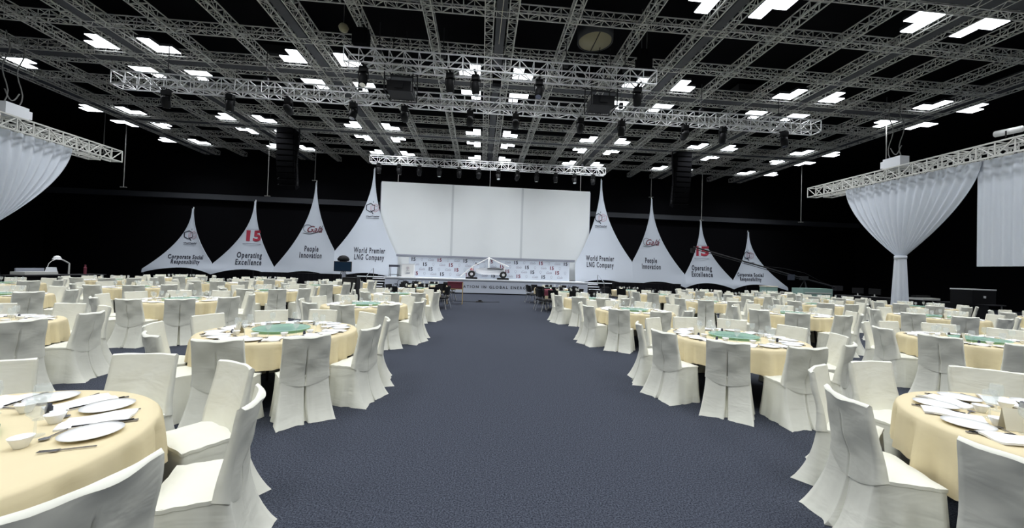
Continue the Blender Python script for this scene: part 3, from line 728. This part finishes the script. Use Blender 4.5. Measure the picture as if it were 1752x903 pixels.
# camera jib
t = thing('camera_crane', 'long thin black camera crane arm rising in front of the right sail banners', 'camera crane', (20.3, 21.6, 0))
MB().bar((-7.35, 0, 3.42), (-.4, 0, 1.78), .045, 6).bar((-.4, 0, 1.78), (2.1, 0, 1.2), .05, 6).bar((-7.35, 0, 3.30), (-.4, 0, 1.66), .02, 5).build('boom', M['plastic2'], t)
MB().path([(-3.0, 0, 2.40), (-1.5, 0, 2.3), (0, 0, 2.05), (1.2, 0, 1.5), (2.1, 0, 1.25)], .008, 5).build('stay_cable', M['plastic2'], t)
MB().box((-7.4, 0, 3.2), (.2, .2, .28)).build('camera_head', M['plastic'], t)
MB().box((2.25, 0, 1.15), (.45, .3, .3)).build('counterweight', M['plastic2'], t)
for a in (.3, 2.4, 4.5): MB().bar((0, 0, 1.6), (.8 * math.cos(a), .6 * math.sin(a), 0), .03, 6).build('pedestal_leg', M['plastic2'], t)
MB().box((-.05, 0, 1.72), (.35, .3, .25)).build('pan_head', M['plastic2'], t)
MB().box((-1.0, -.1, 1.75), (.3, .2, .35)).build('control_monitor', M['ink'], t)
t = thing('equipment_case', 'pale teal green equipment case behind the rightmost tables', 'case', (20.0, 20.75, 0))
MB().box((0, 0, .56), (1.9, .8, 1.12)).build('case_body', M['tealbox'], t); MB().box((0, -.41, .85), (1.7, .02, .06)).box((0, -.41, .3), (1.7, .02, .06)).build('edge_rail', M['truss'], t)
t = thing('equipment_case', 'small pale grey green case left of the teal equipment case', 'case', (17.9, 21.6, 0))
MB().box((0, 0, .56), (.7, .6, 1.12)).build('case_body', M['tealbox'], t); MB().box((0, 0, 1.14), (.74, .64, .05)).build('lid', M['card'], t)
tag(MB().box((0, 0, .55), (.62, .5, 1.1)).box((0, -.255, .62), (.5, .02, .8), 1).build('black_cabinet', [M['plastic'], M['rubber']], None, loc=(-5.75, 17.1, 0)), 'plain black cabinet standing between the left tables', 'cabinet')
# cable ramp on the aisle
t = thing('floor_box', 'small black cable box lying on the carpet aisle near the stage', 'cable box', (0, 18.5, 0))
MB().box((0, 0, .03), (.42, .3, .05), taper=.8).box((.02, 0, .08), (.16, .14, .06)).build('box', M['plastic'], t)
MB().path([(-1.3, .25, .008), (-.6, .12, .008), (0, 0, .02), (.5, .1, .008), (1.0, .3, .008)], .012, 5).build('cable', M['plastic'], t)

# ================================================================== TABLES AND CHAIRS
TZ = .765; TR = .90
rownm = ['front row', 'second row', 'third row', 'fourth row', 'fifth row', 'back row']
colnm = ['aisle table', 'second table from aisle', 'third table from aisle', 'outer table']
TABLES = []
ys = [1.80, 5.08, 8.60, 12.05, 15.5, 18.9]
for r in range(6):
    for k in range(4):
        TABLES.append((-2.56 - 3.97 * k, ys[r] + (.12 * k if r > 0 else 0), 'left', r, k))
        TABLES.append((3.72 + 4.12 * k, ys[r] + .05 + (.05 * k if r > 0 else 0), 'right', r, k))
KEEP = []
for T in TABLES:
    x, y, sd, r, k = T
    if any(seen(x + 1.3 * math.cos(a), y + 1.3 * math.sin(a), .6, 10) for a in [i * PI / 6 for i in range(12)]): KEEP.append(T)
TABLES = sorted(KEEP, key=lambda T: math.hypot(T[0], T[1]))
def tname(T): return '%s %s, %s' % (T[2], colnm[T[4]], rownm[T[3]])
BLACK = lambda T: (T[3] >= 4 and T[4] == 0) or (T[2] == 'right' and T[3] == 5 and T[4] == 1)

# table body
t = thing('round_table', 'x', 'table')
MB().lathe([(TR - .03, -.03), (TR - .01, -.028), (TR - .005, -.012), (TR - .03, -.004)], 48, (0, 0, TZ)).build('table_top', M['wood'], t, True)
for a in (PI / 4, 3 * PI / 4, 5 * PI / 4, 7 * PI / 4):
    mb = MB().bar((.42 * math.cos(a), .42 * math.sin(a), TZ - .03), (.50 * math.cos(a), .50 * math.sin(a), 0), .018, 6)
    mb.build('leg', M['plastic2'], t)
MB().bar((-.3, -.3, .35), (-.3, .3, .35), .012, 6).bar((.3, -.3, .35), (.3, .3, .35), .012, 6).build('brace', M['plastic2'], t)
table_p = Placer(t)
# gold table cloth
NA = 144; prof = []
G = []
for fr_, z in ((.0, .004), (.5, .004), (.93, .004), (.985, .002), (1.0, -.012)):
    G.append([((TR + .004) * max(fr_, .001) * math.cos(a), (TR + .004) * max(fr_, .001) * math.sin(a), TZ + z) for a in [i * 2 * PI / NA for i in range(NA + 1)]])
for j in range(1, 9):
    u = j / 8; row = []
    for i in range(NA + 1):
        a = i * 2 * PI / NA
        corner = abs(math.sin(2 * (a + .5))) ** 6
        drop = .27 + .09 * corner
        fold = .026 * math.sin(a * 24 + 1.3 * math.sin(a * 3)) + .02 * math.sin(a * 41 + 2) + .02 * corner
        sh = u ** .6; r = TR + .006 + sh * (fold * 1.0 + .012 * abs(math.sin(a * 12 + .8 * math.sin(a * 5)))) - .004 * u
        row.append((r * math.cos(a), r * math.sin(a), TZ - .012 - u * drop))
    G.append(row)
cl = MB().grid(G).build('tablecloth', M['gold'], None, True); tag(cl, 'x', 'tablecloth')
cloth_p = Placer(cl)
# turntable
t = thing('lazy_susan', 'x', 'turntable')
MB().lathe([(.12, 0), (.12, .015), (.06, .02), (.06, .028)], 24).build('swivel_base', M['chrome'], t)
MB().lathe([(.29, .0), (.325, .003), (.33, .008), (.325, .013), (.29, .012)], 48, (0, 0, .026)).build('glass_disc', M['teal'], t, True)
susan_p = Placer(t)
# menu card
cd = MB(); cd.add([(-.075, -.03, 0), (.075, -.03, 0), (.075, 0, .13), (-.075, 0, .13), (-.075, .03, 0), (.075, .03, 0), (-.07, -.026, 0), (.07, -.026, 0), (.07, .026, 0), (-.07, .026, 0), (.07, 0, .125), (-.07, 0, .125)],
                  [(0, 1, 2, 3), (3, 2, 5, 4), (6, 11, 10, 7), (9, 8, 10, 11), (0, 6, 7, 1), (4, 5, 8, 9)])
co = cd.build('menu_card', M['card'], None); tag(co, 'x', 'card'); card_p = Placer(co)

def chair_meshes():
    # skirt: rounded rectangle, flared with folds, inverted pleat at back centre
    hw, yb, yf_ = .225, -.17, .17
    per = []  # (x,y,nx,ny,tag)
    xs = [-1, -.93, -.8, -.62, -.45, -.3, -.17, -.09, -.04, -.03, .03, .04, .09, .17, .3, .45, .62, .8, .93, 1]
    for s_ in xs: per.append((s_ * hw, yb, 0, -1))
    for i in range(1, 12): per.append((hw, yb + (yf_ - yb) * i / 12, 1, 0))
    for s_ in [1, .8, .55, .3, .0, -.3, -.55, -.8, -1]: per.append((s_ * hw, yf_, 0, 1))
    for i in range(11, 0, -1): per.append((-hw, yb + (yf_ - yb) * i / 12, -1, 0))
    nper = len(per); G = []
    for j in range(11):
        u = j / 10; z = .462 * (1 - u); row = []
        for i, (x, y, nx, ny) in enumerate(per):
            fl = (.02 * u + .02 * u ** 2.5) * (.2 if ny > 0 else 1)
            if ny < 0: fl += .035 * u + .05 * u ** 3
            cx_, cy_2 = abs(x) / hw, (1 if y in (yb, yf_) else 0)
            corner = max(0, (abs(x) / hw - .72) / .28) * max(0, (abs(y / .17) - .72) / .28)
            dx = nx * fl + (math.copysign(1, x) * corner * (.012 * u + .026 * u * u * (1.4 if y < 0 else .5)))
            dy = ny * fl + (math.copysign(1, y) * corner * (.01 * u + .022 * u * u * (1.3 if y < 0 else .4)))
            w_ = .012 * u * math.sin(i * .85 + .8) + .006 * u * math.sin(i * 1.9 + u * 3)
            dx += nx * w_; dy += ny * w_
            if ny < 0 and abs(x) < .0075: dy += .10 * min(1, u * 4)          # pleat
            if ny < 0 and abs(x) < .015: x = x * (1 + 1.3 * u)
            row.append((x + dx, y + dy, max(.003, z + (.006 * math.sin(i * 1.7) if j == 10 else 0))))
        G.append(row)
    skirt = MB().grid(G, closed=True)
    # seat cover
    seatb = MB(); G = []
    for j in range(9):
        v_ = j / 8
        G.append([(-hw - .004 + (2 * hw + .008) * i / 8, yb + (yf_ + .006 - yb) * v_, .462 + .028 * (math.sin(PI * i / 8) * math.sin(PI * min(1, v_ * .98 + .02))) ** .5 + .004 * math.sin(i * 2 + j * 3)) for i in range(9)])
    seatb.sheet(G, -.02, 2)
    # back sleeve, a closed leaning slab with a curved hem
    xs2 = [-1, -.9, -.7, -.5, -.33, -.2, -.09, -.026, -.016, .016, .026, .09, .2, .33, .5, .7, .9, 1]
    G = []
    for j in range(13):
        u = j / 12; row = []
        zz = .43 + .455 * u
        lean = -.145 - .105 * u ** 1.15
        th = .062 * (1 - .45 * u)
        wdt = (.236 - .008 * u - .006 * math.sin(PI * u)) * (1 if j < 12 else .985)
        for s_ in xs2:                                    # back face
            y = lean - th / 2 + .045 * s_ * s_ * (.3 + .7 * u)
            y += .004 * math.sin(5 * s_ + 9 * u) + .004 * math.sin(11 * u - 4 * s_)
            if abs(s_) < .02 and .04 < u < .72: y += .04 * min(1, (.76 - u) * 6)
            z = zz - (.065 * (1 - s_ * s_) if j == 0 else .03 * (1 - s_ * s_) if j == 1 else 0)
            if j <= 1: y -= .012 if j == 0 else .008
            if j == 12: z -= .012 * (1 - abs(s_)) + .004 * math.sin(7 * s_)
            row.append((s_ * wdt, y, z))
        for s_ in xs2[::-1]:                              # front face
            y = lean + th / 2 + .045 * s_ * s_ * (.3 + .7 * u) + .003 * math.sin(6 * s_ + 7 * u)
            row.append((s_ * wdt * .985, y, zz + (.006 if j == 12 else .02 if j == 0 else 0)))
        G.append(row)
    sl = MB().grid(G, closed=True)
    top = G[-1]; n2 = len(xs2)
    cap = [[top[i] for i in range(n2)], [tuple((a + b_) / 2 + (0, 0, .014)[q] for q, (a, b_) in enumerate(zip(top[i], top[2 * n2 - 1 - i]))) for i in range(n2)], [top[2 * n2 - 1 - i] for i in range(n2)]]
    sl.grid(cap)
    for q in (0, n2 - 1): sl.add([cap[0][q], cap[1][q], cap[2][q]], [(0, 1, 2)])
    return skirt, seatb, sl
sk, se, sl = chair_meshes()
ch = thing('banquet_chair', 'x', 'chair')
sk.build('skirt_cover', M['ivory'], ch, True); se.build('seat_cover', M['ivory'], ch, True); sl.build('backrest_cover', M['ivory'], ch, True)
chair_p = Placer(ch)
# black stacking chair
bc = thing('stacking_chair', 'x', 'chair')
sb = MB(); G = [[(-.22 + .44 * i / 6, -.2 + .42 * j / 6, .46 + .02 * math.sin(PI * i / 6) * math.sin(PI * j / 6)) for i in range(7)] for j in range(7)]
sb.sheet(G, -.05, 2).build('seat', M['plastic'], bc, True)
G = [[(-.22 + .44 * i / 6, -.24 - .06 * j / 6 + .03 * (i / 3 - 1) ** 2, .56 + .34 * j / 6) for i in range(7)] for j in range(7)]
MB().sheet(G, .04, 1).build('backrest', M['plastic'], bc, True)
for sx in (-1, 1):
    MB().path([(sx * .2, .18, .43), (sx * .24, .24, .0)], .013, 6).build('leg', M['chrome'], bc)
    MB().path([(sx * .2, -.18, .43), (sx * .24, -.30, .0)], .013, 6).build('leg', M['chrome'], bc)
MB().path([(-.2, -.2, .44), (-.2, -.26, .62)], .012, 6).path([(.2, -.2, .44), (.2, -.26, .62)], .012, 6).bar((-.2, .18, .42), (.2, .18, .42), .012, 6).build('frame', M['chrome'], bc)
bchair_p = Placer(bc)

seatnm = ['left seat before centre', 'near-left seat', 'near seat', 'near-right seat', 'right seat before centre', 'right seat beyond centre', 'far-right seat', 'far seat', 'far-left seat', 'left seat beyond centre']
ANG = [-162, -126, -90, -54, -18, 18, 54, 90, 126, 162]
seats = []
for T in TABLES:
    x, y, sd, r, k = T
    gt = 'round tables %s' % ('left of the aisle' if sd == 'left' else 'right of the aisle')
    table_p.put((x, y, 0), 0, 'round folding banquet table beneath the gold cloth, %s' % tname(T), gt)
    cloth_p.put((x, y, 0), random.uniform(0, 6.28), 'gold beige cloth draped over the %s' % tname(T), 'gold tablecloths')
    susan_p.put((x, y, TZ + .005), 0, 'round teal glass turntable at centre of %s' % tname(T), 'teal glass turntables')
    ca = random.uniform(2.4, 4.2)
    card_p.put((x + .45 * math.cos(ca), y + .45 * math.sin(ca), TZ + .006), random.uniform(-.8, .8), 'small folded cream card on the %s' % tname(T), 'cream cards on the tables')
    for i, a in enumerate(ANG):
        seats.append((T, i, math.radians(a + random.uniform(-2.5, 2.5))))
def seatlab(T, i): return '%s of %s' % (seatnm[i], tname(T))
nch = 0; far = []
for T, i, a in seats:
    rr = 1.075 + random.uniform(-.015, .03)
    if T[3] == 0: rr += .05
    X, Y = T[0] + rr * math.cos(a), T[1] + rr * math.sin(a)
    if not (seen(X, Y, .5, 140) or seen(X, Y, .9, 140)): continue
    if X * X + Y * Y < .55: continue
    rz_ = a + PI / 2 + random.uniform(-.07, .07)     # local +Y towards the table
    if BLACK(T):
        bchair_p.put((X, Y, 0), rz_, 'black chair, %s' % seatlab(T, i), 'black chairs round the tables by the stage')
    elif nch < 300:
        chair_p.put((X, Y, 0), rz_, 'ivory covered chair, %s' % seatlab(T, i), 'ivory covered banquet chairs'); nch += 1
    else: far.append((X, Y, rz_))
print('ivory chairs', nch, 'as stuff', len(far))
def stuff(name, parts, places, mats, label, cat):
    if not places: return
    mb = MB()
    for (X, Y, Z, a) in places:
        c_, s_ = math.cos(a), math.sin(a)
        for P in parts: mb.add([(X + v[0] * c_ - v[1] * s_, Y + v[0] * s_ + v[1] * c_, Z + v[2]) for v in P.v], P.f, 0)
    tag(mb.build(name, mats, None, True), label, cat, None, 'stuff')
stuff('distant_chairs', [sk, se, sl], [(X, Y, 0, a) for X, Y, a in far], M['ivory'], 'mass of ivory covered chairs at the furthest tables', 'chairs')

# place settings
plate = MB().lathe([(.02, .0), (.065, .0), (.078, .006), (.113, .016), (.115, .019), (.08, .011), (.06, .006), (.02, .006)], 28)
pl_o = plate.build('dinner_plate', M['china'], None, True); tag(pl_o, 'x', 'plate'); plate_p = Placer(pl_o)
nap = MB(); G = [[(-.085 + .17 * i / 6, -.135 + .27 * j / 8, .014 + .006 * math.sin(i * 1.1 + j * .7)) for i in range(7)] for j in range(9)]
nap.sheet(G, -.012, 2); np_o = nap.build('folded_napkin', M['linen'], None, True); tag(np_o, 'x', 'napkin'); nap_p = Placer(np_o)
gl = MB().lathe([(.033, .0), (.033, .003), (.006, .008), (.004, .075), (.012, .085), (.032, .11), (.037, .14), (.031, .185), (.029, .185), (.034, .14), (.029, .112), (.006, .09)], 14)
gl_o = gl.build('wine_glass', M['glass'], None, True); tag(gl_o, 'x', 'glass'); glass_p = Placer(gl_o)
cup = MB().lathe([(.022, 0), (.024, .006), (.04, .045), (.042, .05), (.038, .046), (.02, .01)], 16)
cup_o = cup.build('tea_bowl', M['china'], None, True); tag(cup_o, 'x', 'bowl'); cup_p = Placer(cup_o)
fk = MB().bar((0, -.1, .006), (0, .03, .006), .004, 4).box((0, .04, .006), (.022, .03, .004))
for q in (-.009, -.003, .003, .009): fk.bar((q, .05, .006), (q, .095, .008), .0018, 4)
fk_o = fk.build('fork', M['steel'], None); tag(fk_o, 'x', 'fork'); fork_p = Placer(fk_o)
kn = MB().box((0, -.06, .007), (.014, .1, .008)).box((.002, .05, .006), (.018, .12, .003))
kn_o = kn.build('knife', M['steel'], None); tag(kn_o, 'x', 'knife'); knife_p = Placer(kn_o)
spn = MB().bar((0, -.1, .006), (0, .04, .006), .004, 4).lathe([(.004, .003), (.018, .006), (.02, .009), (.004, .007)], 12, (0, .055, 0))
sp_o = spn.build('spoon', M['steel'], None); tag(sp_o, 'x', 'spoon'); spoon_p = Placer(sp_o)
cs = MB().bar((-.006, -.11, .012), (-.002, .12, .012), .0035, 4).bar((.006, -.11, .012), (.002, .12, .012), .0035, 4)
t = thing('chopsticks', 'x', 'chopsticks'); cs.build('stick_pair', M['plastic'], t); MB().box((0, .07, .004), (.035, .014, .008)).build('chopstick_rest', M['china'], t); chop_p = Placer(t)
jar = MB().lathe([(.015, 0), (.016, .035), (.011, .042), (.012, .052), (.004, .056)], 12)
jr_o = jar.build('salt_shaker', M['ink'], None, True); tag(jr_o, 'x', 'shaker'); jar_p = Placer(jr_o)
counts = dict(p=0, n=0, g=0); over = dict(p=[], n=[], g=[])
ZS = TZ + .005
for T, i, a in seats:
    def at(r, da=0): return T[0] + r * math.cos(a + da), T[1] + r * math.sin(a + da)
    if not seen(*at(.7), .8, 40): continue
    lab = seatlab(T, i); rz_ = a + PI / 2
    for key, P, rr, da, dz, word, grp, raw, rot in (('p', plate_p, .70, 0, 0, 'white dinner plate', 'dinner plates', plate, 0),
                                       ('n', nap_p, .66, .31, 0, 'folded white napkin', 'folded napkins', nap, random.uniform(-.25, .25)),
                                       ('g', glass_p, .47, .13, 0, 'wine glass', 'wine glasses', gl, 0)):
        X, Y = at(rr, da)
        if counts[key] < 300:
            counts[key] += 1; P.put((X, Y, ZS), rz_ + rot, '%s, %s' % (word, lab), '%s on the round tables' % grp)
        else: over[key].append((X, Y, ZS, rz_ + rot))
    if T[3] <= 2 and T[4] <= 1:
        X, Y = at(.50, -.14); cup_p.put((X, Y, ZS), 0, 'small white tea bowl, %s' % lab, 'tea bowls')
    if T[3] <= 1:
        X, Y = at(.72, -.235); fork_p.put((X, Y, ZS), rz_, 'steel fork, %s' % lab, 'forks')
        X, Y = at(.72, .195); knife_p.put((X, Y, ZS), rz_, 'steel knife, %s' % lab, 'knives')
        X, Y = at(.70, .50 - 2 * PI / 10 + .31); chop_p.put((X, Y, ZS), rz_ + .12, 'dark chopsticks, %s' % lab, 'chopsticks')
        if i % 3 == 0: X, Y = at(.52, .28); jar_p.put((X, Y, ZS), 0, 'small dark shaker, %s' % lab, 'shakers')
        X, Y = at(.55, .08); spoon_p.put((X, Y, ZS), rz_ + 1.4, 'steel spoon, %s' % lab, 'spoons')
print(counts, {k: len(v) for k, v in over.items()})
stuff('distant_plates', [plate], over['p'], M['china'], 'many white plates on the furthest tables', 'plates')
stuff('distant_napkins', [nap], over['n'], M['linen'], 'many folded napkins on the furthest tables', 'napkins')
stuff('distant_glasses', [gl], over['g'], M['glass'], 'many wine glasses on the furthest tables', 'glasses')

# bag and cloth by the black chairs
t = thing('tote_box', 'dark red box with wooden side panel by the left black chairs', 'box', (-1.15, 17.35, 0))
MB().box((0, 0, .86), (.66, .42, .28)).box((0, 0, 1.01), (.70, .46, .04)).build('box_body', M['maroon'], t)
MB().box((.345, 0, .5), (.025, .42, 1.0)).box((0, 0, .7), (.68, .42, .03)).box((-.345, 0, .35), (.025, .42, .7)).build('wooden_stand', M['wood'], t)
G = [[(-.16 + .32 * i / 6, (-.02 if j < 4 else .045) + .01 * math.sin(i * 2), .91 - .28 * abs(j - 4) / 4) for i in range(7)] for j in range(9)]
tag(MB().sheet(G, .012, 1).build('red_garment', M['maroon'], None, True, (2.78, 14.9, .02)), 'dark red and white garment hung over a black chair right of aisle', 'garment')
